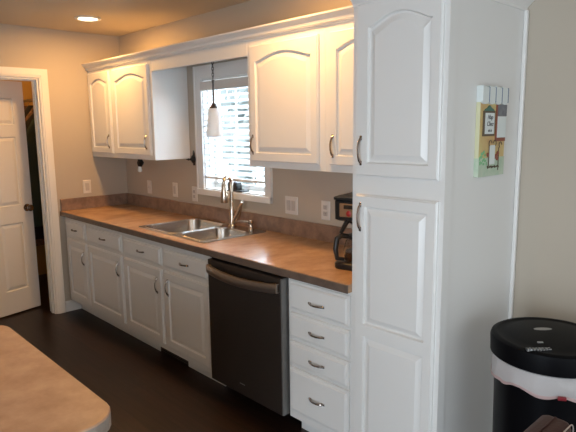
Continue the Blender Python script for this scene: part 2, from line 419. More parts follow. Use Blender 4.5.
add_door(c, .044, .440, .148, .676, YD, rp(.044, .440, .148, .676), .392, .545)
c = thing('base_cabinet', 'white base cabinet with drawer and door between narrow cabinet and sink cabinet', 'cabinet', (.77, -.3, 0))
base_body(c, .455, 1.090)
add_drawer(c, .476, 1.066, .700, .835, YD)
add_door(c, .476, 1.066, .148, .676, YD, rp(.476, 1.066, .148, .676), 1.018, .570)
c = thing('sink_cabinet', 'wide white two-door cabinet under the sink with two drawer fronts', 'cabinet', (1.64, -.3, 0))
e = .0006
b = BM(); box(b, 1.090 + e, 2.190 - e, YFB, Y0, .105, .70); box(b, 1.090 + e, 2.190 - e, YFB, YFB + .018, .70, .874); box(b, 1.09 + e, 1.106, YFB + .018, Y0, .70, .874); box(b, 2.174, 2.19 - e, YFB + .018, Y0, .70, .874); obj('body', b, M['white'], c)
b = BM(); box(b, 1.09 + e, 1.405, -.5265, -.51, 0, .1045); box(b, 1.77, 2.19 - e, -.5265, -.51, 0, .1045); box(b, 1.405, 1.77, -.5265, -.51, .08, .1045); obj('toe_kick', b, M['white'], c)
add_drawer(c, 1.110, 1.635, .700, .828, YD); add_drawer(c, 1.672, 2.184, .700, .828, YD)
add_door(c, 1.110, 1.635, .148, .676, YD, rp(1.110, 1.635, .148, .676), 1.585, .560)
add_door(c, 1.672, 2.184, .148, .676, YD, rp(1.672, 2.184, .148, .676), 1.722, .570)
v = thing('toe_kick_vent', 'dark heating vent set in the toe kick under the sink cabinet', 'vent', (1.5875, -.52, 0))
b = BM(); box(b, 1.4055, 1.7695, -.519, -.510, 0, .0795); obj('backing', b, M['matblack'], v)
b = BM()
for k in range(5): box(b, 1.4055, 1.7695, -.5255, -.5195, .008 + k * .014, .012 + k * .014)
box(b, 1.4055, 1.412, -.5265, -.5195, 0, .0795); box(b, 1.763, 1.7695, -.5265, -.5195, 0, .0795); obj('grille', b, M['tile'], v)
c = thing('drawer_cabinet', 'white base cabinet with four stacked drawers beside the dishwasher', 'cabinet', (3.09, -.3, 0))
base_body(c, 2.872, 3.300)
for z0, z1, hz in ((.700, .852, .765), (.548, .686, .613), (.402, .534, .464), (.148, .390, .268)):
    add_drawer(c, 2.884, 3.284, z0, z1, YD, hz)

# pantry
PX0, PX1, PYF = 3.302, 3.747, -.6247
c = thing('pantry_cabinet', 'tall white pantry cabinet with arched upper door and long lower door', 'cabinet', (3.52, -.3, 0))
b = BM(); box(b, PX0, PX1, PYF, Y0, .105, 2.30); obj('body', b, M['white'], c)
b = BM(); box(b, PX0, PX1, -.54, -.52, 0, .1045); box(b, PX1 - .018, PX1, -.52, Y0, 0, .1045); obj('toe_kick', b, M['white'], c)
b = BM(); box(b, PX1, PX1 + .005, PYF, PYF + .055, .105, 2.11); obj('gloss_strip', b, M['white'], c)  # raised strip standing in for the soft gloss beside the front edge
yd = PYF - .019
ux0, ux1 = 3.330, 3.732
add_door(c, ux0, ux1, 1.405, 2.105, yd, [(.062, .360, .055, .603, .045)], 3.361, 1.512, .105)
add_door(c, ux0, ux1, .150, 1.325, yd, [(.050, .360, .600, 1.125, 0), (.050, .360, .055, .545, 0)], 3.361, 1.228, .105)
b = BM(); rbox(b, PX1 + .0005, PX1 + .018, -.022, Y0, 0, 2.10, .004); obj('corner_trim', b, M['trim'], c)
# crown profile: (outward, height)
CP = [(0, 0), (.006, 0), (.008, .012), (.018, .022), (.034, .036), (.050, .056), (.058, .064), (.060, .078), (0, .078)]
b = BM()
zc = 2.098
path = [((PX0, -.40), (0, -1), None)]
def crown_path(bm, pts, nrm, z, prof):
    loops = []
    for (p, n) in zip(pts, nrm):
        loops.append([(p[0] + n[0] * o, p[1] + n[1] * o, z + h) for o, h in prof])
    loft(bm, loops)
crown_path(b, [(PX0, PYF), (PX1, PYF), (PX1, Y0)], [(0, -1), (1, -1), (1, 0)], zc, CP)
obj('crown_molding', b, M['trim'], c)

# wall cabinets
UZ0, UZ1, UYF = 1.378, 2.128, -.315; UD = UYF - .018
def wall_cab(x0, x1, label, dx0, dx1, hxx, zt, dz0=1.414):
    c = thing('wall_cabinet', label, 'cabinet', ((x0 + x1) / 2, -.16, UZ0))
    e = .0006
    b = BM(); box(b, x0 + e, x1 - e, UYF, Y0, UZ0 + .012, UZ1)
    box(b, x0 + e, x1 - e, UYF, UYF + .02, UZ0, UZ0 + .012); box(b, x0 + e, x0 + .014, UYF + .02, Y0, UZ0, UZ0 + .012); box(b, x1 - .014, x1 - e, UYF + .02, Y0, UZ0, UZ0 + .012)
    obj('body', b, M['white'], c)
    w, h = dx1 - dx0, zt - dz0; A = .036 if w < .45 else .042
    add_door(c, dx0, dx1, dz0, zt, UD, [(.050, w - .050, .050, h - .052 - A, A)], hxx, 1.514, .10)
    return c
wall_cab(.003, .450, 'narrow white wall cabinet with arched door against the left wall', .020, .424, .378, 2.098)
wall_cab(.450, 1.097, 'white arched-door wall cabinet just left of the window', .478, 1.058, 1.008, 2.098)
wall_cab(2.222, 2.852, 'white arched-door wall cabinet just right of the window', 2.256, 2.814, 2.280, 2.088)
wall_cab(2.852, 3.300, 'white wall cabinet partly hidden behind the tall pantry', 2.892, 3.276, 2.922, 2.088)
# valance and crown along the whole run
b = BM()
rbox(b, 1.0985, 2.2205, UYF, UYF + .018, 2.037, 2.128, .002, 1)
single('valance_board', b, M['white'], 'white valance board spanning over the window between the wall cabinets', 'valance')
b = BM(); box(b, 1.0985, 2.2205, UYF + .019, -.017, 2.110, 2.126)
single('light_shelf', b, M['white'], 'white board above the window that the pendant hangs from', 'shelf')
b = BM()
CP2 = [(0, 0), (.010, 0), (.012, .006), (.022, .012), (.026, .026), (.040, .040), (.050, .048), (.052, .056), (0, .056)]
crown_path(b, [(.003, UYF), (3.3005, UYF)], [(0, -1), (0, -1)], UZ1 - .004 + .001, CP2)
box(b, .003, 3.3005, UYF, -.003, UZ1 + .002, UZ1 + .012)
single('crown_molding', b, M['trim'], 'long white crown molding along the top of the wall cabinets', 'molding')

# ================================================================== COUNTERTOP, SINK
SX0, SX1, SY0, SY1 = 1.240, 2.078, -.575, -.050
CT = .914; CB = .8755; CX1 = 3.3005; CY0 = -.648
ct = thing('countertop', 'long tan stone-look laminate countertop over the white base cabinets', 'countertop', (1.65, -.3, CB))
b = BM(); hx0, hx1, hy0, hy1 = SX0 + .012, SX1 - .012, SY0 + .012, SY1 - .012
for (a0, a1, c0, c1) in ((.003, hx0, CY0, Y0), (hx1, CX1, CY0, Y0), (hx0, hx1, CY0, hy0), (hx0, hx1, hy1, Y0)):
    box(b, a0, a1, c0, c1, CB, CT)
bmesh.ops.remove_doubles(b, verts=b.verts, dist=.0001)
# drop interior shared walls
seen = {}
for f in list(b.faces): seen.setdefault(tuple(round(q, 4) for q in f.calc_center_median()), []).append(f)
for k, l in seen.items():
    if len(l) > 1:
        for f in l: b.faces.remove(f)
obj('worktop', b, M['lam'], ct)
b = BM()
rbox(b, .003, CX1, CY0 - .006, CY0, CB - .003, CT - .002, .002, 1)
obj('front_edge', b, M['lamdark'], ct, label='dark brown front edge band')
b = BM(); rbox(b, .0035, CX1, -.021, Y0, CT, 1.018, .003); obj('backsplash', b, M['splash'], ct)
b = BM(); rbox(b, .003, .021, CY0 + .004, -.0215, CT, 1.018, .003); obj('side_splash', b, M['splash'], ct)

sk = thing('kitchen_sink', 'stainless steel double-bowl sink set in the countertop below the window', 'sink', ((SX0 + SX1) / 2, -.31, .72))
def bowl_loop(x0, x1, y0, y1, r, z, n=8): return rrect(x0, x1, y0, y1, r, z, n)
LB = (1.266, 1.690, -.552, -.090); RB = (1.728, 2.050, -.548, -.165)
b = BM()
# rim: flat plate strips around two rounded openings, made by bridging rectangle cells to rounded loops
def rim_cell(bm, X0, X1, Y0_, Y1_, B, r, z, n=8):
    inner = rrect(*B, r, z, n); N_ = len(inner)
    outer = []
    cx, cy = (B[0] + B[1]) / 2, (B[2] + B[3]) / 2
    for k, (x, y, _) in enumerate(inner):
        q = k // (n + 1); f = (k % (n + 1)) / n
        cor = [(X1, Y1_), (X0, Y1_), (X0, Y0_), (X1, Y0_)][q]
        # walk from side intersection to the corner to the next side
        if q == 0: s, t = (X1, B[3] - r), (B[1] - r, Y1_)
        elif q == 1: s, t = (B[0] + r, Y1_), (X0, B[3] - r)
        elif q == 2: s, t = (X0, B[2] + r), (B[0] + r, Y0_)
        else: s, t = (B[1] - r, Y0_), (X1, B[2] + r)
        if f <= .5: p = (s[0] + (cor[0] - s[0]) * f * 2, s[1] + (cor[1] - s[1]) * f * 2)
        else: p = (cor[0] + (t[0] - cor[0]) * (f - .5) * 2, cor[1] + (t[1] - cor[1]) * (f - .5) * 2)
        outer.append((*p, z))
    loft(bm, [outer, inner], False, False)
xm = 1.709
rim_cell(b, SX0 + .01, xm, SY0 + .01, SY1 - .01, LB, .09, CT + .0045)
rim_cell(b, xm, SX1 - .01, SY0 + .01, SY1 - .01, RB, .09, CT + .0045)
loft(b, [rrect(SX0, SX1, SY0, SY1, .03, CT + .0005, 6), rrect(SX0 + .002, SX1 - .002, SY0 + .002, SY1 - .002, .028, CT + .006, 6), rrect(SX0 + .010, SX1 - .010, SY0 + .010, SY1 - .010, .02, CT + .0062, 6), rrect(SX0 + .013, SX1 - .013, SY0 + .013, SY1 - .013, .018, CT + .0045, 6)], False, False)
obj('rim', b, M['steel'], sk, smooth=True)
for B in (LB, RB):
    b = BM()
    x0, x1, y0, y1 = B; z = CT + .0045
    loft(b, [rrect(x0 - .006, x1 + .006, y0 - .006, y1 + .006, .094, z, 8), rrect(x0 - .002, x1 + .002, y0 - .002, y1 + .002, .092, z + .004, 8), rrect(x0, x1, y0, y1, .09, z + .003, 8), rrect(x0 + .003, x1 - .003, y0 + .003, y1 - .003, .088, z - .006, 8), rrect(x0 + .012, x1 - .012, y0 + .012, y1 - .012, .08, .775, 8), rrect(x0 + .022, x1 - .022, y0 + .022, y1 - .022, .075, .750, 8), rrect(x0 + .045, x1 - .045, y0 + .045, y1 - .045, .06, .738, 8)], False, True)
    bw = obj('basin', b, M['steel'], sk, smooth=True)
    b = BM(); lathe(b, [(.002, .7385), (.030, .739), (.040, .742), (.043, .739)], (x0 + x1) / 2, (y0 + y1) / 2 + .02, 24); obj('drain', b, M['nickel'], bw, smooth=True)

FX, FY = 1.755, -.105
f = thing('faucet', 'tall brushed nickel gooseneck faucet with pull-down spray head', 'faucet', (FX, FY, CT + .0045))
b = BM(); z = CT + .0046
lathe(b, [(.030, z), (.030, z + .006), (.024, z + .012), (.021, z + .03), (.020, z + .10), (.017, z + .125), (.0125, z + .15)], FX, FY, 24); obj('base', b, M['nickel'], f, smooth=True)
b = BM(); pts = []
R_ = .043; dxn, dyn = .30, -.954
zt = z + .318
for k in range(4): pts.append((FX, FY, z + .14 + k * (zt - z - .14) / 4))
for k in range(15):
    a = PI * k / 14 * 1.0; d = R_ - R_ * math.cos(a); pts.append((FX + dxn * d, FY + dyn * d, zt + R_ * math.sin(a)))
hx_, hy_ = pts[-1][0], pts[-1][1]
pts.append((hx_, hy_, zt - .02))
tube(b, pts, .0135, 14); obj('spout', b, M['nickel'], f, smooth=True)
b = BM(); lathe(b, [(.010, zt - .135), (.025, zt - .135), (.0275, zt - .125), (.024, zt - .08), (.0175, zt - .012), (.0145, zt), (.010, zt)], hx_, hy_, 20); sh = obj('spray_head', b, M['nickel'], f, smooth=True)
b = BM(); tube(b, [(FX + .010, FY, z + .030), (FX + .035, FY + .004, z + .050), (FX + .060, FY + .008, z + .095), (FX + .080, FY + .010, z + .14), (FX + .102, FY + .012, z + .185)], [.016, .021, .020, .015, .007], 12); obj('lever', b, M['nickel'], f, smooth=True)
DX, DY = 1.955, -.098
f = thing('soap_dispenser', 'small brushed nickel soap dispenser on the sink rim beside the faucet', 'soap dispenser', (DX, DY, z))
b = BM(); lathe(b, [(.020, z), (.020, z + .005), (.016, z + .010), (.015, z + .040), (.018, z + .044), (.018, z + .064), (.010, z + .070)], DX, DY, 20); obj('pump', b, M['nickel'], f, smooth=True)
b = BM(); tube(b, [(DX, DY, z + .054), (DX - .04, DY - .03, z + .060), (DX - .078, DY - .058, z + .058)], [.007, .006, .0055], 10); obj('nozzle', b, M['nickel'], f, smooth=True)

# ================================================================== DISHWASHER
d = thing('dishwasher', 'dark slate steel dishwasher with curved bar handle between the white cabinets', 'dishwasher', (2.53, -.3, 0))
b = BM(); box(b, 2.193, 2.869, -.600, -.01, .105, .868); obj('body', b, M['matblack'], d)
b = BM(); rbox(b, 2.220, 2.852, -.652, -.601, .108, .856, .005); obj('door', b, [M['dw']], d)
b = BM(); box(b, 2.8522, 2.860, -.649, -.601, .110, .854); obj('door_edge', b, M['dwedge'], d)
b = BM(); n = 24; L_ = []
for k in range(n + 1):
    u = k / n; x = 2.232 + u * (2.846 - 2.232); bow = math.sin(PI * u)
    y = -.664 - .034 * bow ** .7; zc_ = .804 - .014 * bow; hh = .024
    L_.append([(x, y - .007, zc_ - hh), (x, y - .010, zc_ - hh * .8), (x, y - .010, zc_ + hh * .8), (x, y - .007, zc_ + hh), (x, y + .010, zc_ + hh), (x, y + .010, zc_ - hh)])
loft(b, L_)
rbox(b, 2.232, 2.262, -.668, -.652, .782, .826, .003, 1); rbox(b, 2.816, 2.846, -.668, -.652, .782, .826, .003, 1)
obj('handle', b, M['dwh'], d, smooth=True)
b = BM(); box(b, 2.215, 2.855, -.46, -.44, 0, .10); obj('kick_panel', b, M['matblack'], d)
b = BM(); rbox(b, 2.500, 2.545, -.6535, -.652, .172, .178, .0005, 1); obj('badge', b, M['dwedge'], d)

# ================================================================== WINDOW BLIND
bl = thing('window_blind', 'white two-inch slat blind hanging inside the kitchen window', 'blind', (1.652, .04, WZ0))
bx0, bx1 = WX0 + .009, WX1 - .009
b = BM(); rbox(b, bx0 - .002, bx1 + .002, -.028, -.012, 1.893, 1.960, .003); box(b, bx0, bx1, -.012, .036, 1.930, 1.958); obj('headrail', b, M['rail'], bl)
ns = 15
for k in range(ns):
    zz = 1.286 + k * .0435
    b = BM(); tl = math.radians(24); lp = []
    for (s, c_) in ((-.024, 0), (-.012, .0018), (0, .0024), (.012, .0018), (.024, 0)):
        lp.append((s, c_))
    out = [(s * math.cos(tl), s * math.sin(tl) + c_) for s, c_ in lp] + [(s * math.cos(tl), s * math.sin(tl) + c_ - .0026) for s, c_ in lp[::-1]]
    loft(b, [[(xx, .012 + a, zz - .0 + bb) for a, bb in out] for xx in (bx0, bx1)])
    obj('slat', b, M['slat'], bl)
b = BM(); rbox(b, bx0, bx1, -.012, .036, 1.232, 1.250, .004); obj('bottom_rail', b, M['rail'], bl)
for xx in (bx0 + .10, (bx0 + bx1) / 2, bx1 - .10):
    for yy in (-.0135, .0375):
        b = BM(); tube(b, [(xx, yy, 1.245), (xx, yy, 1.93)], .0012, 6); obj('ladder_cord', b, M['slat'], bl)
b = BM(); tube(b, [(1.402, -.032, 1.90), (1.402, -.034, 1.30)], .003, 8); obj('tilt_wand', b, M['slot'], bl)

# black holder on the sill
h = thing('sponge_holder', 'small black sponge holder with tray standing on the window sill', 'holder', (1.625, .035, WZ0 + .004))
zz = WZ0 + .0042
b = BM(); rbox(b, 1.565, 1.672, .008, .060, zz, zz + .066, .006); obj('cup', b, M['black'], h)
b = BM(); rbox(b, 1.558, 1.745, -.002, .068, zz, zz + .010, .003); obj('tray', b, M['black'], h)

# pendant over the sink
PXc, PYc = 1.668, -.17
p = thing('pendant_lamp', 'frosted white glass pendant lamp hanging over the sink before the window', 'lamp', (PXc, PYc, 1.553))
b = BM()
for k in range(8):
    t = BM(); a = []
    for j in range(13):
        th = 2 * PI * j / 12; a.append((.0075 * math.cos(th), 0, .014 * math.sin(th)))
    tube(t, a, .0024, 6)
    merge(b, t, Matrix.Translation((PXc, PYc, 2.098 - k * .020)) @ Matrix.Rotation(PI / 2 * (k % 2) + .5, 4, 'Z'))
tube(b, [(PXc, PYc, 2.1095), (PXc, PYc, 2.105)], .008, 8)
obj('chain', b, M['pendant'], p, smooth=True)
b = BM(); lathe(b, [(.003, 1.948), (.009, 1.944), (.011, 1.935), (.008, 1.926), (.0068, 1.918), (.0068, 1.786), (.008, 1.782)], PXc, PYc, 14); obj('rod', b, M['pendant'], p, smooth=True)
b = BM(); lathe(b, [(.008, 1.784), (.014, 1.780), (.020, 1.768), (.031, 1.757), (.033, 1.750), (.026, 1.750)], PXc, PYc, 24); obj('cap', b, M['pendant'], p, smooth=True)
b = BM(); pr = [(.028, 1.752), (.036, 1.745), (.041, 1.72), (.048, 1.66), (.055, 1.60), (.058, 1.57), (.057, 1.558), (.053, 1.553)]
lathe(b, pr + [(.049, 1.556), (.051, 1.60), (.044, 1.66), (.037, 1.72), (.024, 1.744)], PXc, PYc, 32); obj('glass_shade', b, M['shade'], p, smooth=True)

# ================================================================== WALL PLATES
def plate(name, label, xc, zc, w, hgt, kind, cat, wall='back'):
    t = thing(name, label, cat, (0, 0, 0))
    def fin(bm):
        if wall == 'left': xform(bm, Matrix.Translation((.0005, xc, zc)) @ Matrix.Rotation(PI / 2, 4, 'Z'))
        else: xform(bm, Matrix.Translation((xc, -.0005, zc)))
        return bm
    t.location = (xc, -.001, zc - hgt / 2) if wall == 'back' else (.001, xc, zc - hgt / 2)
    b = BM()
    L = [rr for rr in ()]
    def R(i, y): return [(-w / 2 + i, y, -hgt / 2 + i), (w / 2 - i, y, -hgt / 2 + i), (w / 2 - i, y, hgt / 2 - i), (-w / 2 + i, y, hgt / 2 - i)]
    loft(b, [R(0, 0), R(0, -.003), R(.004, -.006)]); obj('cover_plate', fin(b), M['plate'], t)
    if kind == 'outlet':
        for s in (-.020, .020):
            b = BM(); rbox(b, -.017, .017, -.0085, -.006, s - .014, s + .014, .003); o = obj('socket', fin(b), M['slot'], t)
            b = BM(); box(b, -.008, -.006, -.009, -.0085, s - .002, s + .008); box(b, .005, .007, -.009, -.0085, s - .002, s + .008); box(b, -.002, .002, -.009, -.0085, s - .010, s - .006); obj('slots', fin(b), M['slotdark'], o)
    elif kind == 'switch':
        b = BM(); rbox(b, -.0165, .0165, -.010, -.006, -.034, .034, .003); obj('rocker', fin(b), M['slot'], t)
    elif kind == 'double':
        for s in (-.023, .023):
            b = BM(); rbox(b, s - .0165, s + .0165, -.010, -.006, -.034, .034, .003); obj('rocker', fin(b), M['slot'], t)
    elif kind == 'blank':
        b = BM(); rbox(b, -.004, .004, -.012, -.006, -.010, .010, .002); obj('toggle', fin(b), M['slot'], t)
    return t
plate('light_switch', 'single light switch on the left wall above the side splash', -.392, 1.108, .072, .118, 'switch', 'switch', 'left')
plate('light_switch', 'toggle switch plate on the back wall, leftmost of the three left of the window', .425, 1.103, .072, .118, 'blank', 'switch')
plate('light_switch', 'rocker switch plate in the middle of the three left of the window', .850, 1.108, .072, .118, 'switch', 'switch')
plate('wall_outlet', 'power outlet plate touching the window casing above the left sink bowl', 1.140, 1.096, .072, .118, 'outlet', 'outlet')
plate('light_switch', 'double rocker switch plate right of the window above the counter', 2.262, 1.108, .118, .118, 'double', 'switch')
plate('wall_outlet', 'power outlet plate between the double switch and the coffee maker', 2.567, 1.105, .072, .118, 'outlet', 'outlet')

# small iron bits by the left wall cabinet
t = thing('wall_bracket', 'black flared iron bracket on the wall between cabinet and window', 'bracket', (1.150, 0, 1.33))
b = BM(); rbox(b, 1.138, 1.164, -.008, -.0008, 1.325, 1.428, .003)
lathe(b, [(.001, 1.425), (.007, 1.428), (.004, 1.44), (.001, 1.444)], 1.151, -.006, 10); obj('mount', b, M['iron'], t)
b = BM(); tt = BM(); lathe(tt, [(.032, 0), (.034, .004), (.026, .010), (.012, .020), (.008, .032), (.006, .045), (.010, .050), (.004, .055)], n=16)
merge(b, tt, Matrix.Translation((1.151, -.008, 1.374)) @ Matrix.Rotation(PI / 2, 4, 'X')); obj('flare', b, M['iron'], t, smooth=True)
b = BM(); tube(b, [(1.151, -.05, 1.374), (1.118, -.052, 1.374)], [.006, .004], 8); obj('arm', b, M['iron'], t, smooth=True)
t = thing('hanging_clip', 'small black clip with a pale tip hanging under the left wall cabinets', 'clip', (.74, -.25, 1.30))
b = BM(); hxx, hyy = .757, -.262
rbox(b, hxx - .020, hxx + .020, hyy - .012, hyy + .012, 1.365, 1.3775, .003); tube(b, [(hxx, hyy, 1.368), (hxx + .006, hyy, 1.345), (hxx - .002, hyy, 1.318)], [.018, .029, .018], 10); tube(b, [(hxx - .016, hyy, 1.35), (hxx - .026, hyy, 1.335), (hxx - .028, hyy, 1.30)], [.005, .005, .004], 8)
obj('clip_body', b, M['iron'], t, smooth=True)
b = BM(); lathe(b, [(.003, 1.325), (.010, 1.318), (.016, 1.295), (.019, 1.278), (.010, 1.268)], hxx - .010, hyy, 14); obj('tip', b, M['plwhite'], t, smooth=True, label='pale glassy tip')

# ================================================================== COFFEE MAKER
KX, KY = 3.118, -.330
k_ = thing('coffee_maker', 'black drip coffee maker with copper control panel beside the pantry', 'coffee maker', (KX, KY, CT + .0003), rotz=math.radians(14))
o = 0
b = BM(); loft(b, [rrect(-.098, .098, -.125, .125, .03, 0), rrect(-.100, .100, -.127, .127, .03, .006), rrect(-.100, .100, -.127, .127, .03, .028), rrect(-.092, .092, -.120, .120, .028, .034)]); obj('base', b, M['black'], k_, world=False, smooth=True)
b = BM(); rbox(b, -.055, .095, .050, .125, .034, .245, .012); obj('water_tank', b, M['black'], k_, world=False, smooth=True)
b = BM(); loft(b, [rrect(-.095, .095, -.100, .125, .025, .240), rrect(-.100, .100, -.118, .126, .025, .248), rrect(-.100, .100, -.122, .126, .025, .340), rrect(-.092, .092, -.112, .120, .022, .348)]); obj('housing', b, M['black'], k_, world=False, smooth=True)
b = BM(); loft(b, [rrect(-.104, .104, -.126, .128, .022, .346), rrect(-.104, .104, -.126, .128, .022, .358), rrect(-.085, .085, -.10, .11, .022, .366)]); obj('lid', b, M['black'], k_, world=False, smooth=True)
b = BM(); rbox(b, -.064, .070, -.126, -.119, .264, .330, .003); pnl = obj('control_panel', b, M['copper'], k_, world=False)
b = BM(); rbox(b, -.040, .030, -.128, -.1255, .304, .324, .001, 1); obj('display', b, M['screen'], pnl, world=False)
b = BM(); tt = BM(); lathe(tt, [(.014, 0), (.014, .004), (.010, .006)], n=20); merge(b, tt, Matrix.Translation((-.012, -.126, .282)) @ Matrix.Rotation(PI / 2, 4, 'X')); obj('button', b, M['red'], pnl, world=False, smooth=True)
b = BM()
lathe(b, [(.055, .242), (.052, .228), (.030, .212), (.012, .206)], 0, -.035, 24)
for sg in (-1, 1): tube(b, [(sg * .028, -.105, .246), (sg * .045, -.110, .215), (sg * .062, -.112, .182)], [.012, .011, .010], 8)
obj('filter_basket', b, M['black'], k_, world=False, smooth=True)
cf = thing('coffee_carafe', 'glass coffee carafe with black handle under the coffee maker basket', 'carafe', (KX, KY, CT + .0345), rotz=math.radians(14))
b = BM(); lathe(b, [(.050, .001), (.064, .004), (.072, .03), (.073, .06), (.062, .10), (.048, .124), (.045, .124), (.059, .098), (.069, .06), (.068, .03), (.060, .007), (.048, .004)], 0, -.045, 32); obj('glass_jug', b, M['carafe'], cf, world=False, smooth=True)
b = BM(); lathe(b, [(.050, .112), (.055, .116), (.055, .132), (.030, .140), (.006, .142)], 0, -.045, 24); obj('lid', b, M['black'], cf, world=False, smooth=True)
b = BM(); lathe(b, [(.066, .010), (.0685, .012), (.0685, .048), (.066, .050)], 0, -.045, 28); obj('coffee', b, M['coffee'], cf, world=False, smooth=True)
b = BM(); dv = Vector((-.75, -.66, 0)); ctr = Vector((0, -.045, 0))
tube(b, [ctr + dv * .045 + Vector((0, 0, .124)), ctr + dv * .085 + Vector((0, 0, .132)), ctr + dv * .108 + Vector((0, 0, .118)), ctr + dv * .116 + Vector((0, 0, .065)), ctr + dv * .108 + Vector((0, 0, .018)), ctr + dv * .072 + Vector((0, 0, .012))], [.012, .014, .014, .013, .012, .010], 10); obj('handle', b, M['black'], cf, world=False, smooth=True)

# ================================================================== ISLAND
IX0, IX1, IY1 = 2.69, 3.646, -1.905
ic = thing('island_cabinet', 'white cabinet base underneath the kitchen island countertop', 'cabinet', (3.1, -2.6, 0))
b = BM(); box(b, IX0 + .06, IX1 - .28, -3.45, IY1 - .06, .10, .874); obj('body', b, M['white'], ic)
b = BM(); box(b, IX0 + .12, IX1 - .34, -3.39, IY1 - .12, 0, .10); obj('toe_kick', b, M['white'], ic)
it = thing('island_countertop', 'tan laminate island countertop with rounded corners in the foreground', 'countertop', (3.1, -2.6, .8745))
r0 = .095
b = BM(); loft(b, [rrect(IX0, IX1, -3.5, IY1, r0, .8745), rrect(IX0, IX1, -3.5, IY1, r0, .910), rrect(IX0 + .003, IX1 - .003, -3.497, IY1 - .003, r0 - .003, .914)])
for fc in b.faces: fc.material_index = 0 if abs(fc.normal.z) > .3 and fc.calc_center_median().z > .9 else 1
b.normal_update()
for fc in b.faces: fc.material_index = 0 if (fc.normal.z > .3 or fc.calc_center_median().z > .912) else 1
obj('slab', b, [M['lamisl'], M['isledge']], it)

# ================================================================== TRASH CAN
TX, TY, TR = 4.096, -.425, .212
tc = thing('trash_can', 'black round trash can with glossy lid against the beige wall', 'trash can', (TX, TY, 0))
b = BM(); lathe(b, [(.165, .001), (.176, .004), (.180, .02), (.184, .30), (.190, .62), (.194, .738), (.184, .738), (.176, .60), (.160, .05), (.02, .04)], TX, TY, 56); obj('bin_body', b, M['binbody'], tc, smooth=True)
b = BM(); lathe(b, [(.203, .760), (.2095, .764), (.2115, .820), (.208, .831), (.200, .836), (.186, .837), (.180, .834), (.150, .840), (.05, .845), (.002, .846)], TX, TY, 72); ld = obj('lid', b, M['gloss'], tc, smooth=True)
def onlid(bm, dx, dy, z=.8375, rot=0): xform(bm, Matrix.Translation((TX + dx, TY + dy, z)) @ Matrix.Rotation(rot, 4, 'Z'))
vy = math.atan2(.73, .69)
def lidat(u, v): return (u * .69 - v * .73, u * .73 + v * .69)     # u to viewer's right, v away
b = BM(); loft(b, [[(.034 * math.cos(a), .014 * math.sin(a), h_) for a in [2 * PI * q / 24 for q in range(24)]] for h_ in (.001, .008)]); onlid(b, *lidat(-.012, .040), rot=.815); obj('sensor_window', b, M['silver'], ld)
b = BM(); rbox(b, -.010, .010, -.004, .004, .002, .008, .001, 1); onlid(b, *lidat(-.078, -.085), rot=.815); obj('indicator', b, M['silver'], ld)
b = BM()
n = 8
for q in range(n):
    wd = .008; x0 = -.044 + q * .011
    rbox(b, x0, x0 + wd, -.008, -.005 if q % 2 else .006, -.002, .0065, .0006, 1)
    if q % 3 != 1: rbox(b, x0, x0 + wd * .4, -.008, .007, -.002, .0065, .0006, 1)
    rbox(b, x0, x0 + wd, .004, .0075, -.002, .0065, .0006, 1)
onlid(b, *lidat(-.105, -.135), z=.8355, rot=.815); obj('badge', b, M['silver'], ld)
# liner
tb = thing('trash_bag', 'white bin liner folded over the rim under the trash can lid', 'bag', (TX, TY, .67))
def rag(r, z, amp, dz=0, seed=0):
    return [((r + amp * noise.noise(Vector((math.cos(a) * 6, math.sin(a) * 6, seed + z * 30)))) * math.cos(a) + TX, (r + amp * noise.noise(Vector((math.cos(a) * 6, math.sin(a) * 6, seed + z * 30)))) * math.sin(a) + TY, z + dz * noise.noise(Vector((math.cos(a) * 2.5, math.sin(a) * 2.5, seed)))) for a in [2 * PI * q / 90 for q in range(90)]]
b = BM(); loft(b, [rag(.191, .7595, 0), rag(.1985, .755, .001), rag(.200, .742, .005, .004), rag(.2005, .728, .006, .008), rag(.2015, .706, .007, .014), rag(.2005, .688, .006, .02), rag(.1965, .687, .003, .02), rag(.195, .706, .001, .01)], False, False)
obj('liner', b, M['bag'], tb, smooth=True)
b = BM(); loft(b, [rag(.2015, .690, .007, .018), rag(.2025, .686, .007, .02), rag(.2005, .679, .006, .022), rag(.1965, .679, .003, .022)], False, False); obj('hem', b, M['bagpink'], tb, smooth=True, label='pinkish hem')
for u, v in ((-.045, -.197), (.118, -.164)):
    q = lidat(u, v); b = BM(); rr = rbox(b, -.014, .014, -.004, .004, -.007, .007, .003); xform(b, Matrix.Translation((TX + q[0], TY + q[1], .685)) @ Matrix.Rotation(math.atan2(q[1], q[0]) + PI / 2, 4, 'Z')); obj('drawstring', b, M['bagred'], tb, label='red drawstring loop')

# ================================================================== CHAIR (only its back corner shows)
OX, OY = .022, .020
ch = thing('dining_chair', 'dark brown leather chair whose back corner shows before the trash can', 'chair', (4.575, -1.355, 0))
b = BM(); rbox(b, 4.330, 4.405, -1.62, -1.160, .42, .908, .020, 4); obj('backrest', b, M['leather'], ch, smooth=True)
b = BM()
pp = []
for k in range(9):
    a = PI / 2 * k / 8; pp.append((4.404, -1.182 + .020 * math.sin(a) , .885 + .020 * math.cos(a)))
tube(b, [(4.404, -1.60, .905)] + pp + [(4.404, -1.162, .44)], .0016, 8); obj('piping', b, M['piping'], ch, smooth=True, label='piping along the edge, pale as a painted highlight')
b = BM()
pp = [(4.366, -1.182 + .023 * math.sin(PI / 2 * k / 8), .886 + .023 * math.cos(PI / 2 * k / 8)) for k in range(9)]
tube(b, [(4.366, -1.60, .909)] + pp + [(4.366, -1.159, .44)], .0018, 8); obj('seam', b, M['leather'], ch, smooth=True)
b = BM(); rbox(b, 4.41, 4.82, -1.61, -1.160, .40, .48, .02, 3); obj('seat', b, M['leather'], ch, smooth=True)
